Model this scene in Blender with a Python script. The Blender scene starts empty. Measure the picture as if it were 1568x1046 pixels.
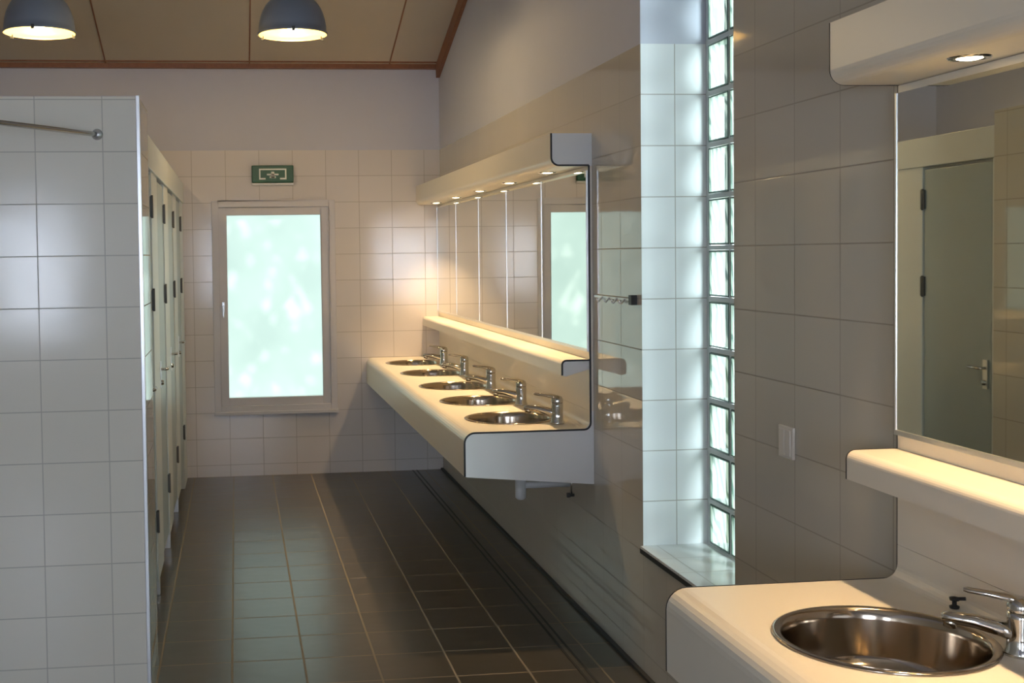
import bpy, math, random
from mathutils import Vector, Matrix
random.seed(3)
S=bpy.context.scene
COL=bpy.context.collection
try:
    S.view_settings.view_transform='Standard'
    S.view_settings.look='None'
except Exception: pass

# ------------------------------------------------------------ materials
def newmat(name):
    m=bpy.data.materials.new(name);m.use_nodes=True
    nt=m.node_tree;b=nt.nodes['Principled BSDF']
    return m,nt,b
def simple(name,col,rough=.5,metal=0,noise=0.03,bump=0,nscale=8,spec=.5,coat=0):
    m,nt,b=newmat(name)
    b.inputs['Roughness'].default_value=rough
    b.inputs['Metallic'].default_value=metal
    b.inputs['Specular IOR Level'].default_value=spec
    b.inputs['Coat Weight'].default_value=coat
    tc=nt.nodes.new('ShaderNodeNewGeometry')
    n=nt.nodes.new('ShaderNodeTexNoise');n.inputs['Scale'].default_value=nscale;n.inputs['Detail'].default_value=4
    nt.links.new(tc.outputs['Position'],n.inputs['Vector'])
    mx=nt.nodes.new('ShaderNodeMix');mx.data_type='RGBA'
    nt.links.new(n.outputs['Fac'],mx.inputs['Factor'])
    mx.inputs['A'].default_value=tuple(max(0,v*(1-noise)) for v in col[:3])+(1,)
    mx.inputs['B'].default_value=tuple(min(1,v*(1+noise)) for v in col[:3])+(1,)
    nt.links.new(mx.outputs['Result'],b.inputs['Base Color'])
    if bump:
        bp=nt.nodes.new('ShaderNodeBump');bp.inputs['Strength'].default_value=bump;bp.inputs['Distance'].default_value=.01
        nt.links.new(n.outputs['Fac'],bp.inputs['Height']);nt.links.new(bp.outputs['Normal'],b.inputs['Normal'])
    return m
def tile(name,axis,w,h,ou,ov,c1,c2,mort,rough=.12,ms=.0022,bump=.25,wob=.05,spec=.5):
    m,nt,b=newmat(name)
    b.inputs['Specular IOR Level'].default_value=spec
    g=nt.nodes.new('ShaderNodeNewGeometry');sp=nt.nodes.new('ShaderNodeSeparateXYZ');cb=nt.nodes.new('ShaderNodeCombineXYZ')
    nt.links.new(g.outputs['Position'],sp.inputs[0])
    au,av={'x':('X','Z'),'y':('Y','Z'),'f':('X','Y')}[axis]
    for i,(a,o) in enumerate(((au,ou),(av,ov))):
        s=nt.nodes.new('ShaderNodeMath');s.operation='SUBTRACT';s.inputs[1].default_value=o-20*(w if i==0 else h)
        nt.links.new(sp.outputs[a],s.inputs[0]);nt.links.new(s.outputs[0],cb.inputs[i])
    br=nt.nodes.new('ShaderNodeTexBrick');br.offset=0;br.squash=1
    br.inputs['Scale'].default_value=1;br.inputs['Brick Width'].default_value=w;br.inputs['Row Height'].default_value=h
    br.inputs['Mortar Size'].default_value=ms;br.inputs['Mortar Smooth'].default_value=.2
    br.inputs['Color1'].default_value=c1;br.inputs['Color2'].default_value=c2;br.inputs['Mortar'].default_value=mort
    nt.links.new(cb.outputs[0],br.inputs['Vector'])
    nt.links.new(br.outputs['Color'],b.inputs['Base Color'])
    inv=nt.nodes.new('ShaderNodeMath');inv.operation='SUBTRACT';inv.inputs[0].default_value=1
    nt.links.new(br.outputs['Fac'],inv.inputs[1])
    bp=nt.nodes.new('ShaderNodeBump');bp.inputs['Strength'].default_value=bump;bp.inputs['Distance'].default_value=.002
    nt.links.new(inv.outputs[0],bp.inputs['Height'])
    n=nt.nodes.new('ShaderNodeTexNoise');n.inputs['Scale'].default_value=5;n.inputs['Detail'].default_value=2
    nt.links.new(g.outputs['Position'],n.inputs['Vector'])
    bp2=nt.nodes.new('ShaderNodeBump');bp2.inputs['Strength'].default_value=wob;bp2.inputs['Distance'].default_value=.02
    nt.links.new(n.outputs['Fac'],bp2.inputs['Height']);nt.links.new(bp.outputs['Normal'],bp2.inputs['Normal'])
    nt.links.new(bp2.outputs['Normal'],b.inputs['Normal'])
    mr=nt.nodes.new('ShaderNodeMapRange');mr.inputs['To Min'].default_value=rough;mr.inputs['To Max'].default_value=.7
    nt.links.new(br.outputs['Fac'],mr.inputs['Value']);nt.links.new(mr.outputs[0],b.inputs['Roughness'])
    return m
def emis(name,col,st):
    m=bpy.data.materials.new(name);m.use_nodes=True;nt=m.node_tree;nt.nodes.clear()
    e=nt.nodes.new('ShaderNodeEmission');o=nt.nodes.new('ShaderNodeOutputMaterial')
    e.inputs[0].default_value=col;e.inputs[1].default_value=st
    nt.links.new(e.outputs[0],o.inputs[0]);return m
def frosted_glow(name,ca,cb_,st,scale=2.0,transl=.5):
    m=bpy.data.materials.new(name);m.use_nodes=True;nt=m.node_tree;nt.nodes.clear()
    g=nt.nodes.new('ShaderNodeNewGeometry')
    n=nt.nodes.new('ShaderNodeTexNoise');n.inputs['Scale'].default_value=scale;n.inputs['Detail'].default_value=3
    nt.links.new(g.outputs['Position'],n.inputs['Vector'])
    r=nt.nodes.new('ShaderNodeValToRGB');r.color_ramp.elements[0].position=.35;r.color_ramp.elements[1].position=.65
    r.color_ramp.elements[0].color=ca;r.color_ramp.elements[1].color=cb_
    nt.links.new(n.outputs['Fac'],r.inputs[0])
    e=nt.nodes.new('ShaderNodeEmission');e.inputs[1].default_value=st  # daylight behind the pane put into emission, varied by noise
    nt.links.new(r.outputs[0],e.inputs[0])
    t=nt.nodes.new('ShaderNodeBsdfTranslucent');t.inputs[0].default_value=(transl*.95,transl,transl*.98,1)
    a=nt.nodes.new('ShaderNodeAddShader');nt.links.new(e.outputs[0],a.inputs[0]);nt.links.new(t.outputs[0],a.inputs[1])
    o=nt.nodes.new('ShaderNodeOutputMaterial');nt.links.new(a.outputs[0],o.inputs[0])
    return m
TW,TH,TZ=.258,.203,.09
WH=(.73,.695,.69,1);WH2=(.70,.665,.66,1);GR=(.44,.41,.39,1)
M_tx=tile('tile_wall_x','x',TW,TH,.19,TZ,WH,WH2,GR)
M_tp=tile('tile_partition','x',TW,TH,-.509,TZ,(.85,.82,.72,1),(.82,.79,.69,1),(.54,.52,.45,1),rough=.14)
M_ty=tile('tile_wall_y_shaded','y',TW,TH,4.531,TZ,(.62,.58,.50,1),(.60,.56,.48,1),(.36,.32,.26,1),rough=.045,wob=.02,spec=.75)  # darker copy of the white wall tile, dim light put into its colour
M_jx=tile('tile_jamb_lit','x',.15,TH,1.745,TZ,(.84,.85,.87,1),(.82,.83,.85,1),GR)  # same tile, bluish daylight from the blocks put into its colour
M_fl=tile('tile_floor','f',.3,.3,-.045,.12,(.092,.076,.057,1),(.080,.067,.051,1),(.30,.25,.18,1),rough=.28,ms=.0048,bump=.5,wob=.10)
M_sill=tile('tile_sill','f',.2,.203,1.66,4.531,(.80,.80,.80,1),(.78,.78,.78,1),GR)
M_paint=simple('paint_lavender',(.57,.58,.67,1),.75,noise=.02)
M_ceil=simple('ceiling_panel_paint',(.52,.46,.38,1),.6,noise=.04,nscale=3)
M_wood=simple('stained_wood_trim',(.25,.10,.045,1),.45,noise=.3,nscale=30)
M_lam=simple('white_laminate',(.84,.78,.66,1),.32,noise=.01)
M_lamw=simple('white_laminate_end',(.82,.81,.79,1),.35,noise=.01)
M_black=simple('black_edge',(.012,.012,.014,1),.4)
M_mirror=simple('mirror_glass',(.80,.82,.77,1),.015,metal=1,noise=.0)
M_steel=simple('stainless_steel',(.50,.42,.33,1),.13,metal=1,noise=.05,nscale=40)
M_chrome=simple('chrome',(.66,.64,.60,1),.09,metal=1,noise=.02)
M_alu=simple('aluminium_profile',(.75,.76,.76,1),.3,metal=.8)
M_door=simple('door_grey',(.36,.42,.43,1),.35,noise=.02)
M_doorfr=simple('door_frame_white',(.64,.67,.66,1),.35,noise=.02)
M_hinge=simple('hinge_grey',(.08,.08,.08,1),.45)
M_frame=simple('window_frame_paint',(.64,.63,.67,1),.35,noise=.02)
M_dark=simple('dark_metal',(.03,.03,.03,1),.5)
M_plastic=simple('white_plastic',(.75,.76,.76,1),.35)
M_switch=simple('switch_plastic',(.76,.71,.63,1),.35)
M_green=simple('exit_green',(.003,.085,.035,1),.35)
M_signw=simple('sign_white',(.85,.9,.85,1),.4)
M_lamp=simple('lamp_shade_blue_grey',(.24,.28,.36,1),.35,metal=.3)
M_lampin=simple('lamp_inner_reflector',(.42,.32,.13,1),.35)
M_mortar=simple('white_mortar',(.70,.74,.72,1),.7)
M_gedge=simple('glass_block_edge',(.14,.22,.18,1),.3,spec=.2)
M_leaf=simple('leaf_green',(.10,.22,.05,1),.6,noise=.3)
M_ground=simple('outdoor_ground',(.2,.25,.12,1),.9)
M_bulb=emis('lamp_bulb_glow',(1,.80,.42,1),9)
M_halo=emis('halogen_glow',(1,.80,.50,1),10)
M_pane=frosted_glow('frosted_glass_glow',(.56,.74,.69,1),(.70,.90,.84,1),.78,scale=1.3,transl=.5)  # pane glows by itself: daylight and soft dapple put into its colour
M_pane_r=frosted_glow('frosted_rear_glow',(.68,.78,1,1),(.76,.84,1,1),14,scale=1.3,transl=.2)  # unseen rear panes emit the daylight themselves, turned up to fill the room
M_gb,nt,b=newmat('wavy_glass_glow')
g=nt.nodes.new('ShaderNodeNewGeometry')
mp=nt.nodes.new('ShaderNodeMapping');mp.inputs['Rotation'].default_value=(math.radians(35),0,0);mp.inputs['Scale'].default_value=(1,1,.6)
nt.links.new(g.outputs['Position'],mp.inputs[0])
wv=nt.nodes.new('ShaderNodeTexWave');wv.bands_direction='Y';wv.inputs['Scale'].default_value=7;wv.inputs['Distortion'].default_value=9;wv.inputs['Detail'].default_value=1.5;wv.inputs['Detail Scale'].default_value=1.5
nt.links.new(mp.outputs[0],wv.inputs['Vector'])
r=nt.nodes.new('ShaderNodeValToRGB')
r.color_ramp.elements[0].position=.12;r.color_ramp.elements[0].color=(.07,.13,.09,1)
r.color_ramp.elements[1].position=.60;r.color_ramp.elements[1].color=(.54,.70,.58,1)
e2=r.color_ramp.elements.new(.34);e2.color=(.34,.47,.38,1)
nt.links.new(wv.outputs['Fac'],r.inputs[0])
b.inputs['Base Color'].default_value=(.05,.07,.06,1);b.inputs['Roughness'].default_value=.15;b.inputs['Specular IOR Level'].default_value=.08
nt.links.new(r.outputs[0],b.inputs['Emission Color']);b.inputs['Emission Strength'].default_value=.80  # outside light and its refraction in wavy glass put into the emission pattern
bp=nt.nodes.new('ShaderNodeBump');bp.inputs['Strength'].default_value=.3;bp.inputs['Distance'].default_value=.01
nt.links.new(wv.outputs['Fac'],bp.inputs['Height']);nt.links.new(bp.outputs['Normal'],b.inputs['Normal'])
tr=nt.nodes.new('ShaderNodeBsdfTransparent');tr.inputs[0].default_value=(.88,1,.95,1)
mx=nt.nodes.new('ShaderNodeMixShader');mx.inputs[0].default_value=.87
nt.links.new(tr.outputs[0],mx.inputs[1]);nt.links.new(b.outputs[0],mx.inputs[2])
nt.links.new(mx.outputs[0],nt.nodes['Material Output'].inputs[0])

# ------------------------------------------------------------ mesh builder
class B:
    def __init__(s):s.v=[];s.f=[];s.m=[];s.sm=[];s.mats=[]
    def mi(s,mat):
        if mat not in s.mats:s.mats.append(mat)
        return s.mats.index(mat)
    def add(s,vs,fs,mat,smooth=False):
        o=len(s.v);s.v+=[tuple(v) for v in vs];k=s.mi(mat)
        for f in fs:
            s.f.append([o+i for i in f]);s.m.append(k);s.sm.append(smooth)
        return s
    def box(s,a,c,mat,mats=None):
        x0,y0,z0=[min(p,q) for p,q in zip(a,c)];x1,y1,z1=[max(p,q) for p,q in zip(a,c)]
        vs=[(x0,y0,z0),(x1,y0,z0),(x1,y1,z0),(x0,y1,z0),(x0,y0,z1),(x1,y0,z1),(x1,y1,z1),(x0,y1,z1)]
        fs={'-z':(0,3,2,1),'+z':(4,5,6,7),'-y':(0,1,5,4),'+x':(1,2,6,5),'+y':(2,3,7,6),'-x':(3,0,4,7)}
        o=len(s.v);s.v+=vs
        for k,f in fs.items():
            mm=(mats or {}).get(k,mat)
            s.f.append([o+i for i in f]);s.m.append(s.mi(mm));s.sm.append(False)
        return s
    def prism(s,poly,axis,a,c,mat,capmat=None,smooth=False):
        def P(p,t):
            return (t,p[0],p[1]) if axis=='x' else ((p[0],t,p[1]) if axis=='y' else (p[0],p[1],t))
        n=len(poly);vs=[P(p,a) for p in poly]+[P(p,c) for p in poly]
        s.add(vs,[(i,(i+1)%n,n+(i+1)%n,n+i) for i in range(n)],mat,smooth)
        s.add(vs,[tuple(range(n))[::-1],tuple(range(n,2*n))],capmat or mat)
        return s
    def lathe(s,prof,loc,mat,seg=32,smooth=True,rot=None):
        vs=[];n=len(prof)
        for i in range(seg):
            t=2*math.pi*i/seg
            for r_,z in prof:
                v=Vector((r_*math.cos(t),r_*math.sin(t),z))
                if rot:v=rot@v
                vs.append(v+Vector(loc))
        fs=[]
        for i in range(seg):
            j=(i+1)%seg
            for k in range(n-1):
                fs.append((i*n+k,j*n+k,j*n+k+1,i*n+k+1))
        return s.add(vs,fs,mat,smooth)
    def tube(s,pts,rad,mat,seg=12,flat=1.0,cap=True):
        pts=[Vector(p) for p in pts]
        if not hasattr(rad,'__len__'):rad=[rad]*len(pts)
        vs=[];n=len(pts)
        for i,p in enumerate(pts):
            d=(pts[min(i+1,n-1)]-pts[max(i-1,0)]).normalized()
            up=Vector((0,0,1)) if abs(d.z)<.95 else Vector((1,0,0))
            a=d.cross(up).normalized();bb=a.cross(d).normalized()
            for k in range(seg):
                t=2*math.pi*k/seg
                vs.append(p+a*math.cos(t)*rad[i]+bb*math.sin(t)*rad[i]*flat)
        fs=[(i*seg+k,i*seg+(k+1)%seg,(i+1)*seg+(k+1)%seg,(i+1)*seg+k) for i in range(n-1) for k in range(seg)]
        s.add(vs,fs,mat,True)
        if cap:s.add(vs,[tuple(range(seg))[::-1],tuple((n-1)*seg+k for k in range(seg))],mat)
        return s
    def obj(s,name,parent=None,loc=None,rotz=0,bevel=0,seg=2):
        me=bpy.data.meshes.new(name);me.from_pydata(s.v,[],s.f)
        for m in s.mats:me.materials.append(m)
        for p,k,q in zip(me.polygons,s.m,s.sm):p.material_index=k;p.use_smooth=q
        me.validate();me.update()
        import bmesh
        bm=bmesh.new();bm.from_mesh(me);bmesh.ops.remove_doubles(bm,verts=bm.verts,dist=1e-5);bmesh.ops.recalc_face_normals(bm,faces=bm.faces);bm.to_mesh(me);bm.free()
        o=bpy.data.objects.new(name,me);COL.objects.link(o)
        if parent:o.parent=parent
        if loc:o.location=loc
        o.rotation_euler[2]=rotz
        if bevel:
            md=o.modifiers.new('bevel','BEVEL');md.width=bevel;md.segments=seg;md.limit_method='ANGLE';md.angle_limit=math.radians(40)
        return o
def empty(name):
    o=bpy.data.objects.new(name,None);COL.objects.link(o);return o
def fillet(cx,cz,r,a0,a1,n=7):
    return [(cx+r*math.cos(math.radians(a0+(a1-a0)*i/n)),cz+r*math.sin(math.radians(a0+(a1-a0)*i/n))) for i in range(n+1)]

# ------------------------------------------------------------ dims
XW=1.605;YB=9.146;ZT=2.522;ZE=3.166;XL=-2.6;YR=-2.6;XO=1.95
RY=3.273;SL=.314;ZR=ZE+SL*(YB-RY)
def ztop(y):return ZE+SL*(YB-y) if y>RY else ZE+SL*(y-YR)
YJ,YJ2,ZS,ZW1=4.531,3.657,.514,3.356

fl=B().box((XL-.2,YR-.2,-.1),(XO,YB+.25,0),M_fl).obj('floor')
wx0,wx1,wz0,wz1=-.181,.773,.498,2.135
w=B()
w.box((XL,YB,0),(wx0,YB+.25,ZT),M_tx);w.box((wx1,YB,0),(XO,YB+.25,ZT),M_tx)
w.box((wx0,YB,0),(wx1,YB+.25,wz0),M_tx);w.box((wx0,YB,wz1),(wx1,YB+.25,ZT),M_tx)
w.box((XL,YB,ZT),(XO,YB+.25,ZE+.06),M_paint)
w.obj('wall_back')
w=B()
def wallx(y0,y1,z0,z1):
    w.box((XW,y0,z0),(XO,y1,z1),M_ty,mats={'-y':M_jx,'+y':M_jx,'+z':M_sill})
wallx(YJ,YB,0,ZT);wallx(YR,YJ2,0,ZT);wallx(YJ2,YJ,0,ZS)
def up(y0,y1,z0):
    ys=[y0]+([RY] if y0<RY<y1 else [])+[y1]
    w.prism([(y0,z0),(y1,z0)]+[(y,ztop(y)+.03) for y in reversed(ys)],'x',XW,XO,M_paint)
up(YJ,YB,ZT);up(YR,YJ2,ZT);up(YJ2,YJ,ZW1)
w.obj('wall_right')
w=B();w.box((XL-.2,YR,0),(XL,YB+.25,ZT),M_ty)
w.prism([(YR,ZT),(YB+.25,ZT),(YB+.25,ZE+.03),(RY,ZR+.03),(YR,ZE+.03)],'x',XL-.2,XL,M_paint)
w.obj('wall_left')
w=B();rw=[(-2.45,-1.55,.9,2.3),(-.55,.75,.9,2.3)]
xs=[XL,-2.45,-1.55,-.55,.75,XO]
for i in range(5):
    if i in (1,3):
        w.box((xs[i],YR-.2,0),(xs[i+1],YR,.9),M_tx);w.box((xs[i],YR-.2,2.3),(xs[i+1],YR,ZT),M_tx)
    else:w.box((xs[i],YR-.2,0),(xs[i+1],YR,ZT),M_tx)
w.box((XL,YR-.2,ZT),(XO,YR,ZE+.06),M_paint)
w.obj('wall_rear')
c=B()
c.prism([(YB+.3,ZE-.094),(RY,ZR),(YR-.25,ZE-.08),(YR-.25,ZE+.02),(RY,ZR+.1),(YB+.3,ZE+.006)],'x',XL-.2,XO,M_ceil)
c.obj('ceiling')
jt=B()
for x in (-2.03,-.95,.13,1.21):
    jt.prism([(YB-.03,ztop(YB-.03)),(RY,ZR),(RY,ZR-.006),(YB-.03,ztop(YB-.03)-.006)],'x',x-.005,x+.005,M_wood)
jt.obj('trim_1')
t=B();t.box((XL,YB-.05,ZE-.02),(XW,YB-.001,ZE+.065),M_wood);t.box((XL,YB-.09,ZE+.02),(XW,YB-.05,ZE+.05),M_wood);t.obj('trim_2')
t=B();t.prism([(YB-.05,ZE-.09),(YB-.05,ZE+.03),(RY,ZR+.0),(RY,ZR-.09)],'x',XW-.03,XW-.001,M_wood);t.obj('trim_3')

# ------------------------------------------------------------ windows
def framed_window(name,x0,x1,z0,z1,y,d,pane,handle=True):
    e=empty(name);b_=B()
    def ring(a0,a1,c0,c1,t,ya,yb,mat):
        b_.box((a0,ya,c0),(a0+t,yb,c1),mat);b_.box((a1-t,ya,c0),(a1,yb,c1),mat)
        b_.box((a0+t,ya,c0),(a1-t,yb,c0+t),mat);b_.box((a0+t,ya,c1-t),(a1-t,yb,c1),mat)
    ring(x0,x1,z0,z1,.05,y-d*.012,y+d*.10,M_frame)
    ring(x0+.05,x1-.05,z0+.05,z1-.05,.062,y+d*.006,y+d*.08,M_frame)
    o=b_.obj('frame',e,bevel=.004)
    B().box((x0+.10,y+d*.045,z0+.10),(x1-.10,y+d*.055,z1-.10),pane).obj('frosted_pane',e)
    if handle:
        h=B();zm=(z0+z1)/2
        h.box((x0+.068,y-d*.004,zm-.04),(x0+.09,y+d*.006,zm+.04),M_alu)
        h.box((x0+.073,y-d*.025,zm-.01),(x0+.086,y-d*.002,zm+.01),M_alu);h.box((x0+.073,y-d*.034,zm-.08),(x0+.086,y-d*.022,zm+.01),M_alu)
        h.obj('handle',e,bevel=.003)
        s_=B();s_.box((x0-.005,y-.03,z0-.02),(x1+.005,y-.001,z0+.006),M_frame);s_.obj('sill_trim',e,bevel=.003)
    return e
framed_window('window_1',wx0,wx1,wz0,wz1,YB,1,M_pane)
for i,(a,b_,c0,c1) in enumerate(rw):framed_window('window_%d'%(i+3),a,b_,c0,c1,YR,-1,M_pane_r,False)
e=empty('window_2');gb=B();mo=B()
XG=1.872;P_=.203
for j in range(15):
    z=ZS-.02+j*P_
    if j==0:mo.box((XG+.002,YJ2,ZS),(XG+.07,YJ,ZS+.012),M_mortar)
    elif j==14:mo.box((XG+.002,YJ2,z-.01),(XG+.07,YJ,ZW1),M_mortar)
    else:mo.box((XG+.002,YJ2,z-.009),(XG+.07,YJ,z+.009),M_mortar)
for i in range(5):
    y=YJ-.018-i*P_
    mo.box((XG+.003,max(y-.007,YJ2),ZS),(XG+.069,(y+.007) if i else YJ,ZW1),M_mortar)
mo.obj('mortar_grid',e)
for i in range(4):
    for j in range(14):
        y1=YJ-.018-i*P_-.007;y0=y1-.189;z0=ZS-.02+j*P_+.010
        if j==0:z0=ZS-.02+.033
        z1=ZS-.02+(j+1)*P_-.010
        x=XG;k=.008
        vs=[(x+.012,y0,z0),(x+.012,y1,z0),(x+.012,y1,z1),(x+.012,y0,z1),(x,y0+.003,z0+.003),(x,y1-.003,z0+.003),(x,y1-.003,z1-.003),(x,y0+.003,z1-.003),
            (x+.001,y0+k,z0+k),(x+.001,y1-k,z0+k),(x+.001,y1-k,z1-k),(x+.001,y0+k,z1-k)]
        gb.add(vs,[(0,1,5,4),(1,2,6,5),(2,3,7,6),(3,0,4,7),(4,5,9,8),(5,6,10,9),(6,7,11,10),(7,4,8,11)],M_gedge)
        gb.add(vs,[(8,9,10,11)],M_gb)
gb.obj('glass_blocks',e)
sl=B();sl.box((XW-.012,YJ2,ZS-.004),(XG+.002,YJ,ZS+.006),M_sill);sl.box((XW-.014,YJ2,ZS-.022),(XW-.001,YJ,ZS-.004),M_black);sl.obj('sill_trim',e)

# ------------------------------------------------------------ partition + cubicles
YP=4.70;ZP=2.335;XP=-.367
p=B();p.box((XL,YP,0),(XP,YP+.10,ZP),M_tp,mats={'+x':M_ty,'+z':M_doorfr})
p.box((XP-.10,YP+.10,0),(XP,5.14,ZP),M_ty,mats={'+z':M_doorfr})
p.obj('wall_partition')
B().box((XP-.012,YP-.004,0),(XP+.004,YP+.012,ZP+.004),M_alu).obj('trim_4',bevel=.002)
XD=-.40
doors=[(5.20,5.77),(6.18,6.75),(7.16,7.73),(8.14,8.71)]
fr=B()
ys=[5.142]+[v for d in doors for v in d]+[YB-.002]
for i in range(0,len(ys),2):
    fr.box((XD-.05,ys[i],.12 if 0<i<8 else 0),(XD,ys[i+1],2.12),M_doorfr)
fr.box((XD-.05,5.142,2.12),(XD+.01,YB-.002,2.27),M_doorfr)
for y in (5.98,6.95,7.93):
    fr.box((XL+.002,y-.015,.12),(XD-.05,y+.015,2.2),M_doorfr)
    fr.box((XD-.05,y-.02,0),(XD-.01,y+.02,.12),M_alu)
fr.obj('toilet_cubicle_front',bevel=.003)
for i,(a,c0) in enumerate(doors):
    e=empty('door_%d'%(i+1))
    B().box((XD-.045,a+.008,.14),(XD-.006,c0-.008,2.105),M_door).obj('leaf',e,bevel=.004)
    h=B()
    for z in (.42,1.50,1.95):
        h.box((XD-.006,c0-.02,z-.05),(XD+.005,c0+.012,z+.05),M_hinge);
        h.tube([(XD+.003,c0-.004,z-.055),(XD+.003,c0-.004,z+.055)],.006,M_hinge)
    h.obj('hinges',e)
    k=B();k.box((XD-.006,a+.03,1.02),(XD+.002,a+.065,1.16),M_alu)
    k.tube([(XD+.002,a+.047,1.12),(XD+.030,a+.047,1.12),(XD+.034,a+.055,1.12),(XD+.034,a+.13,1.12)],.007,M_chrome)
    k.lathe([(0,.012),(.012,.012),(.014,0)],(XD+.002,a+.047,1.05),M_chrome,16,rot=Matrix.Rotation(math.pi/2,3,'Y'))
    k.obj('handle',e)
r_=B()
pts=[(-.529,YP-.002,2.187),(-.55,4.67,2.187),(-.82,4.286,2.187),(-1.2,3.75,2.187),(-1.35,3.6,2.187),(-1.6,3.52,2.187),(XL+.002,3.5,2.187)]
r_.tube(pts,.010,M_chrome,12)
r_.lathe([(0,.014),(.016,.012),(.022,0),(0,0)],(-.529,YP-.001,2.187),M_alu,20,rot=Matrix.Rotation(math.pi/2,3,'X'))
r_.obj('shower_curtain_rail')

# ------------------------------------------------------------ vanity units
XC,ZC,XS,ZSH,XK,K1,K2=1.003,.899,1.455,1.215,1.413,2.237,2.09
XB=1.585
BX=1.306;BR=.218
def ribbon(b_,path,wd,y0,y1,mat):
    n=len(path);L=[];R=[]
    for i,pnt in enumerate(path):
        a=Vector(path[max(i-1,0)]);c=Vector(path[min(i+1,n-1)]);d=(c-a).normalized();nn=Vector((-d.y,d.x))
        L.append(Vector(pnt)+nn*wd/2);R.append(Vector(pnt)-nn*wd/2)
    vs=[(q.x,y0,q.y) for q in L]+[(q.x,y0,q.y) for q in R]+[(q.x,y1,q.y) for q in L]+[(q.x,y1,q.y) for q in R]
    fs=[]
    for i in range(n-1):
        fs+=[(i,i+1,n+i+1,n+i),(2*n+i,2*n+i+1,3*n+i+1,3*n+i),(i,i+1,2*n+i+1,2*n+i),(n+i,n+i+1,3*n+i+1,3*n+i)]
    fs+=[(0,n,3*n,2*n),(n-1,2*n-1,4*n-1,3*n-1)]
    b_.add(vs,fs,mat)
def vanity(y0,y1,basins,tapoff,tapx,ksc):
    e=empty('washbasin_counter_unit')
    RC=.05
    poly=[(XW-.001,.645),(XW-.001,.98),(XB,.98)]+[(x,z) for x,z in fillet(XB-.035,ZC+.035,.035,0,-90)]+fillet(XC+RC,ZC-RC,RC,90,180)+[(XC,.70),(XC+.015,.696)]
    cnt=B().prism(poly,'y',y0,y1,M_lam,M_lamw).obj('counter',e)
    cu=B()
    for by in basins:
        cu.lathe([(0,-.165),(BR-.014,-.165),(BR-.014,.05),(0,.05)],(BX,by,ZC),M_lam,48,False)
    co=cu.obj('counter_cutter_tmp')
    md=cnt.modifiers.new('holes','BOOLEAN');md.operation='DIFFERENCE';md.object=co;md.solver='EXACT'
    dg=bpy.context.evaluated_depsgraph_get();dg.update()
    me=bpy.data.meshes.new_from_object(cnt.evaluated_get(dg));cnt.modifiers.clear();cnt.data=me
    bpy.data.objects.remove(co,do_unlink=True)
    B().box((XB,y0,.981),(XW-.001,y1,K2-.001),M_lam).obj('back_panel',e)
    sh=[(XB-.001,ZSH),(XB-.001,ZSH-.045),(XS+.02,ZSH-.075),(XS,ZSH-.07)]+fillet(XS+.022,ZSH-.022,.022,180,90)
    B().prism(sh,'y',y0,y1,M_lam,M_lamw).obj('mirror_shelf',e)
    ca=[(XW-.001,K2),(XW-.001,K1),(XK,K1)]+fillet(XK+.035,K2+.035,.035,180,270)
    B().prism(ca,'y',y0,y1,M_lam,M_lamw).obj('light_canopy',e)
    tr=B()
    path=[(XK+.003,K1)]+fillet(XK+.038,K2+.038,.035,180,270)+[(XB+.004,K2+.003)]
    path2=[(XB+.004,K2+.003),(XB+.004,1.9),(XB+.004,ZC+.03)]+fillet(XB-.026,ZC+.027,.03,0,-90,5)+fillet(XC+RC,ZC-RC,RC-.003,90,180)+[(XC+.003,.70)]
    path3=[(XB,ZSH-.003)]+fillet(XS+.022,ZSH-.022,.019,90,180)+[(XS+.003,ZSH-.07)]
    for yy in (y0,y1):
        s_=-1 if yy==y0 else 1
        for q in (path,path2,path3):
            if yy>9:continue
            ribbon(tr,q,.008,yy+s_*.0005,yy+s_*.0035,M_black)
    tr.obj('black_edge_trim',e)
    n=round((y1-y0)/.794);pw=(y1-y0)/n
    m=B();cl=B()
    for i in range(n):
        m.box((XB-.007,y0+i*pw+.003,1.262),(XB-.001,y0+(i+1)*pw-.003,2.07),M_mirror)
    for i in range(n+1):
        yy=y0+i*pw; hw=.006 if i in (0,n) else .003; a=max(yy-hw,y0);c_=min(yy+hw,y1)
        cl.box((XB-.009,a,1.262),(XB-.001,c_,2.07),M_alu)
    cl.box((XB-.010,y0,1.25),(XB-.001,y1,1.262),M_alu)
    me_=empty('bathroom_mirror');m.obj('mirror_glass',me_);cl.obj('edge_strips',me_)
    for i in range(n):
        by=y0+(i+.5)*pw
        d=empty('recessed_downlight')
        q=B();q.lathe([(.026,-.001),(.028,-.0035),(.040,-.004),(.043,-.0005)],(1.505,by,K2),M_chrome,24)
        q.obj('chrome_ring',d)
        q=B();q.lathe([(0,-.007),(.012,-.0065),(.020,-.005),(.026,-.003)],(1.505,by,K2),M_halo,24);q.obj('halogen_lens',d)
        l=bpy.data.lights.new('halogen_spot','SPOT');l.energy=58;l.color=(1,.67,.35);l.spot_size=math.radians(94);l.spot_blend=.85;l.shadow_soft_size=.02
        lo=bpy.data.objects.new('halogen_spot',l);COL.objects.link(lo);lo.parent=d;lo.location=(1.505,by,K2-.016);lo.rotation_euler=(0,math.radians(-6),0)
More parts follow.
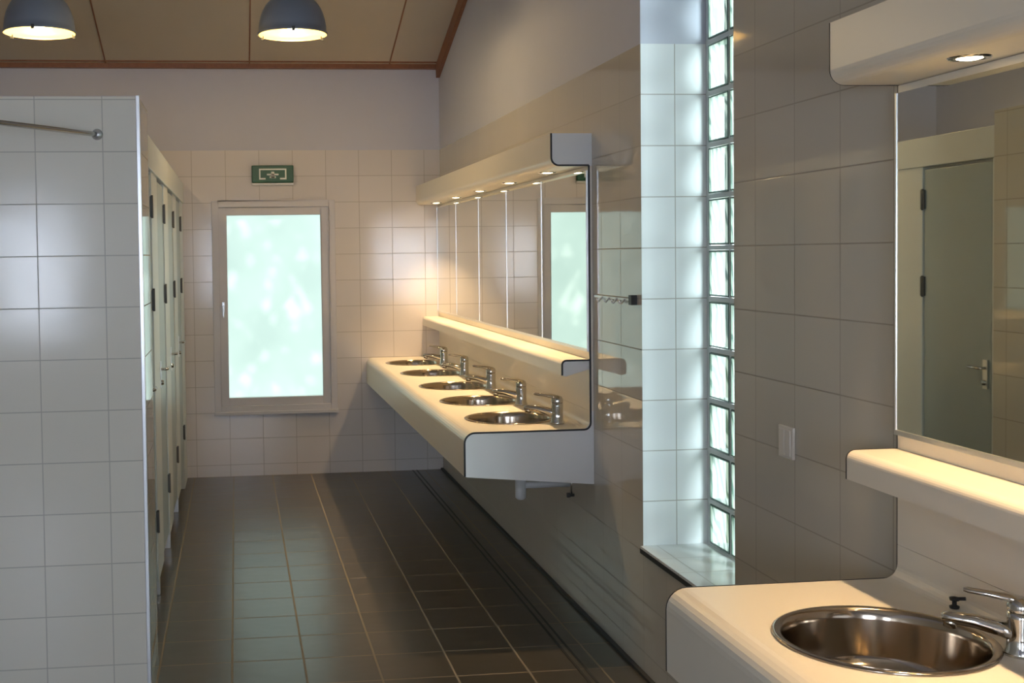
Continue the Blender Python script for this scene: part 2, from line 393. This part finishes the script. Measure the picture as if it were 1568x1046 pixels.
    for by in basins:
        prof=[(BR-.001,.0005),(BR,.004),(BR-.006,.006),(BR-.016,.005),(BR-.021,-.002),(BR-.024,-.02),(BR-.028,-.06),(BR-.034,-.085)]
        rr=BR-.034
        for k in range(1,10):
            t=math.radians(90*k/9);prof.append((rr-.075+.075*math.cos(t),-.085-.055*math.sin(t)))
        prof+=[(.035,-.147),(.03,-.149),(.0,-.15)]
        bb=empty('washbasin')
        B().lathe(prof,(BX,by,ZC),M_steel,64).obj('steel_bowl',bb)
        dr=B();dr.lathe([(.03,-.148),(.028,-.144),(.018,-.145),(.016,-.148)],(BX,by,ZC),M_chrome,24);dr.lathe([(0,-.1482),(.016,-.1482)],(BX,by,ZC),M_dark,24);dr.obj('drain',bb)
        tp=B()
        tp.lathe([(0,.0),(.019,.0),(.019,.04),(.026,.042),(.026,-.05),(.014,-.06),(.0,-.06)],(1.36,by,.56),M_plastic,20)
        tp.tube([(1.36,by,.69),(1.36,by,.60)],.017,M_plastic)
        tp.tube([(1.36,by,.57),(1.42,by,.57),(XW-.001,by,.57)],.016,M_plastic)
        tp.obj('siphon_trap',bb)
        t=B();k=.83
        t.lathe([(0,0),(.029,0),(.029,.006),(.025,.012),(.0235,.05*k),(.0245,.085*k),(.023,.10*k),(.0,.102*k)],(0,0,0),M_chrome,28)
        t.tube([(.004,0,.04*k),(-.03,0,.055*k),(-.08,0,.066*k),(-.125,0,.069*k),(-.138,0,.066*k)],[.019,.018,.0155,.014,.010],M_chrome,16,.85)
        t.tube([(-.122,0,.068*k),(-.124,0,.046*k)],[.012,.0125],M_chrome,16)
        t.lathe([(.024,.10*k),(.0245,.112*k),(.020,.126*k),(.008,.132*k),(0,.1325*k)],(0,0,0),M_chrome,28)
        t.tube([(.012,0,.122*k),(-.02,0,.128*k),(-.06,0,.133*k),(-.092,0,.136*k),(-.10,0,.136*k)],[.015,.016,.012,.011,.006],M_chrome,14,.5)
        o=t.obj('basin_mixer_tap',loc=(tapx,by-tapoff,ZC+.0005),rotz=math.atan2(.12,-.19)-math.pi)
        o.scale=(ksc,ksc,ksc*1.05)
        if by<3:
            kn=B();kn.lathe([(0,0),(.010,0),(.011,.005),(.005,.008),(.005,.016),(.010,.018),(.011,.024),(0,.027)],(0,0,0),M_black,18)
            kn.tube([(0,0,.021),(.016,-.016,.025)],.004,M_black,8)
            kn.obj('soap_pump_knob',loc=(1.562,by+.155,ZC+.005))
    return e
vanity(5.175,YB-.002,[5.58,6.28,7.02,7.83,8.605],.22,1.485,1.15)
vanity(2.673-3*.794,2.673,[2.254,1.46,.67],.13,1.515,1.0)
v=B();v.lathe([(0,0),(.008,0),(.008,.02),(.012,.02),(.012,.035),(0,.035)],(0,0,0),M_hinge,16,rot=Matrix.Rotation(-math.pi/2,3,'Y'));v.tube([(-.012,0,0),(-.012,0,.10)],.004,M_chrome)
v.obj('angle_valve',loc=(XW-.001,5.50,.53))

# ------------------------------------------------------------ exit sign
e=empty('exit_sign');sx,sz=.294,2.337
B().box((sx-.16,YB-.05,sz-.066),(sx+.16,YB-.001,sz+.066),M_green).obj('housing',e,bevel=.006)
q=B();y=YB-.052
def r2(a,b_,c_,d_):q.box((sx+a,y,sz+c_),(sx+b_,y+.002,sz+d_),M_signw)
r2(-.105,.105,.030,.041);r2(-.105,-.094,-.035,.030);r2(.094,.105,-.035,.030)
r2(-.105,-.055,-.042,-.030);r2(.055,.105,-.042,-.030)
r2(-.012,.012,-.030,.018);r2(-.045,.045,-.010,.002);r2(-.024,.024,-.032,-.018)
q.obj('pictogram',e)
q=B();q.box((sx-.16,YB-.03,sz-.085),(sx+.16,YB-.001,sz-.067),M_plastic);q.obj('pale_strip',e,bevel=.003)  # plain white plastic strip along the lower edge of the sign
s_=B();s_.box((XW-.010,3.235,1.088),(XW-.001,3.325,1.182),M_switch);s_.box((XW-.014,3.245,1.096),(XW-.010,3.278,1.174),M_switch);s_.box((XW-.014,3.282,1.096),(XW-.010,3.315,1.174),M_switch)
s_.obj('light_switch',bevel=.002)
h=B();h.box((XW-.012,4.62,1.500),(XW-.001,5.12,1.510),M_alu)
for k in range(4):
    yy=4.70+k*.1;h.tube([(XW-.012,yy,1.505),(XW-.03,yy,1.485),(XW-.036,yy,1.49),(XW-.036,yy,1.50)],.004,M_alu,8)
h.box((XW-.025,4.585,1.485),(XW-.001,4.62,1.525),M_black)
h.obj('coat_hook_rail',bevel=.001)
d=B();d.box((1.355,3.6,.0003),(1.365,YB-.01,.003),M_dark);d.box((1.385,3.6,.0003),(1.395,YB-.01,.003),M_dark);d.box((1.365,3.6,.0003),(1.385,YB-.01,.0015),M_fl)
d.obj('floor_drain_channel')
b_=B();b_.box((1.585,4.0,.0),(XW-.001,YB-.001,.012),M_dark);b_.obj('baseboard_right')

# ------------------------------------------------------------ pendants
for px,py in ((-1.07,6.8),(.347,6.8)):
    e=empty('pendant_lamp');zr=2.97
    R=.195;prof=[(R+.006,0),(R+.008,.008),(R,.012)]
    for k in range(1,10):
        t=math.radians(90*k/10);prof.append((.045+(R-.045)*math.cos(t)**.85,.012+.21*math.sin(t)))
    prof+=[(.045,.225),(.045,.30),(.03,.315),(.008,.32),(.008,.33)]
    B().lathe(prof,(px,py,zr),M_lamp,40).obj('shade',e)
    B().lathe([(a*.97,b_-.004 if b_>.02 else b_) for a,b_ in prof[:12]]+[(0,.21)],(px,py,zr),M_lampin,40).obj('inner_reflector',e)
    rg=B()
    for k in range(3):
        t=2*math.pi*k/3+.5;rg.box((px+math.cos(t)*.2-.008,py+math.sin(t)*.2-.008,zr-.012),(px+math.cos(t)*.2+.008,py+math.sin(t)*.2+.008,zr+.012),M_dark)
    rg.obj('rim_clips',e)
    B().lathe([(0,-.045),(.02,-.04),(.036,-.02),(.04,0),(.036,.02),(.02,.045),(.015,.09),(0,.09)],(px,py,zr+.065),M_bulb,20).obj('bulb',e)
    B().tube([(px,py,zr+.32),(px,py,ztop(py)-.001)],.005,M_dark,8).obj('cord',e)
    l=bpy.data.lights.new('bulb_light','POINT');l.energy=24;l.color=(1,.72,.36);l.shadow_soft_size=.04
    lo=bpy.data.objects.new('bulb_light',l);COL.objects.link(lo);lo.parent=e;lo.location=(px,py,zr-.01)

# ------------------------------------------------------------ outside
gr=B();gr.box((-8,YB+.3,-.15),(8,YB+9,-.05),M_ground);gr.box((XO+.05,-3,-.15),(9,YB+.3,-.05),M_ground);gr.obj('ground_outside')
lf=B()
for i in range(2900):
    cx=random.uniform(-1.7,1.9);cy=YB+random.uniform(.8,1.7);cz=random.uniform(.5,4.4)
    s_=random.uniform(.08,.15)
    a=Vector((random.gauss(0,1),random.gauss(0,.5),random.gauss(0,1))).normalized();c2=Vector((random.gauss(0,1),random.gauss(0,.5),random.gauss(0,1)));c2=(c2-a*c2.dot(a)).normalized()
    o=Vector((cx,cy,cz))
    lf.add([o-a*s_,o-c2*s_*.45-a*s_*.2,o+a*s_*.1-c2*s_*.5,o+a*s_,o+c2*s_*.5+a*s_*.1,o+c2*s_*.45-a*s_*.2],[(0,1,2,3,4,5)],M_leaf)
for k in range(6):
    x=-1.5+k*.7;lf.tube([(x,YB+1.15,-.06),(x+random.uniform(-.2,.2),YB+1.1,1.5),(x+random.uniform(-.4,.4),YB+1.2,4)],[.03,.02,.008],M_wood,8)
lf.obj('dapple_foliage')  # unseen leaf cluster, added and thinned to dapple sun on the far pane
sun=bpy.data.lights.new('sun','SUN');sun.energy=7;sun.color=(1,.97,.9);sun.angle=math.radians(2.2)
so=bpy.data.objects.new('sun',sun);COL.objects.link(so)
so.rotation_euler=Vector((.25,-1,-.75)).to_track_quat('-Z','Y').to_euler();so.location=(0,14,8)
al=bpy.data.lights.new('jamb_fill_light','AREA');al.shape='RECTANGLE';al.size=1.6;al.size_y=3.0;al.energy=2700;al.color=(.84,.93,1)  # area lamp added outside, aimed through the blocks to brighten the jamb
ao=bpy.data.objects.new('jamb_fill_light',al);COL.objects.link(ao);ao.location=(4.3,.9,2.6)
ao.rotation_euler=(Vector((1.75,4.5,1.6))-ao.location).to_track_quat('-Z','Y').to_euler()
W=bpy.data.worlds.new('World');S.world=W;W.use_nodes=True
W.node_tree.nodes['Background'].inputs[0].default_value=(.70,.85,.95,1);W.node_tree.nodes['Background'].inputs[1].default_value=.8

# ------------------------------------------------------------ camera
a,bt,r0=.112,.035,.014
R=Vector((math.cos(a),-math.sin(a),0));F=Vector((math.sin(a)*math.cos(bt),math.cos(a)*math.cos(bt),-math.sin(bt)));U=R.cross(F)
R2=R*math.cos(r0)-U*math.sin(r0);U2=R*math.sin(r0)+U*math.cos(r0)
cam=bpy.data.cameras.new('camera');co=bpy.data.objects.new('camera',cam);COL.objects.link(co)
co.matrix_world=Matrix(((R2.x,U2.x,-F.x,0),(R2.y,U2.y,-F.y,0),(R2.z,U2.z,-F.z,1.7),(0,0,0,1)))
cam.sensor_width=36;cam.sensor_fit='HORIZONTAL';cam.lens=1837/1600*36;cam.shift_x=.14;cam.shift_y=-.04375;cam.clip_start=.02
S.camera=co
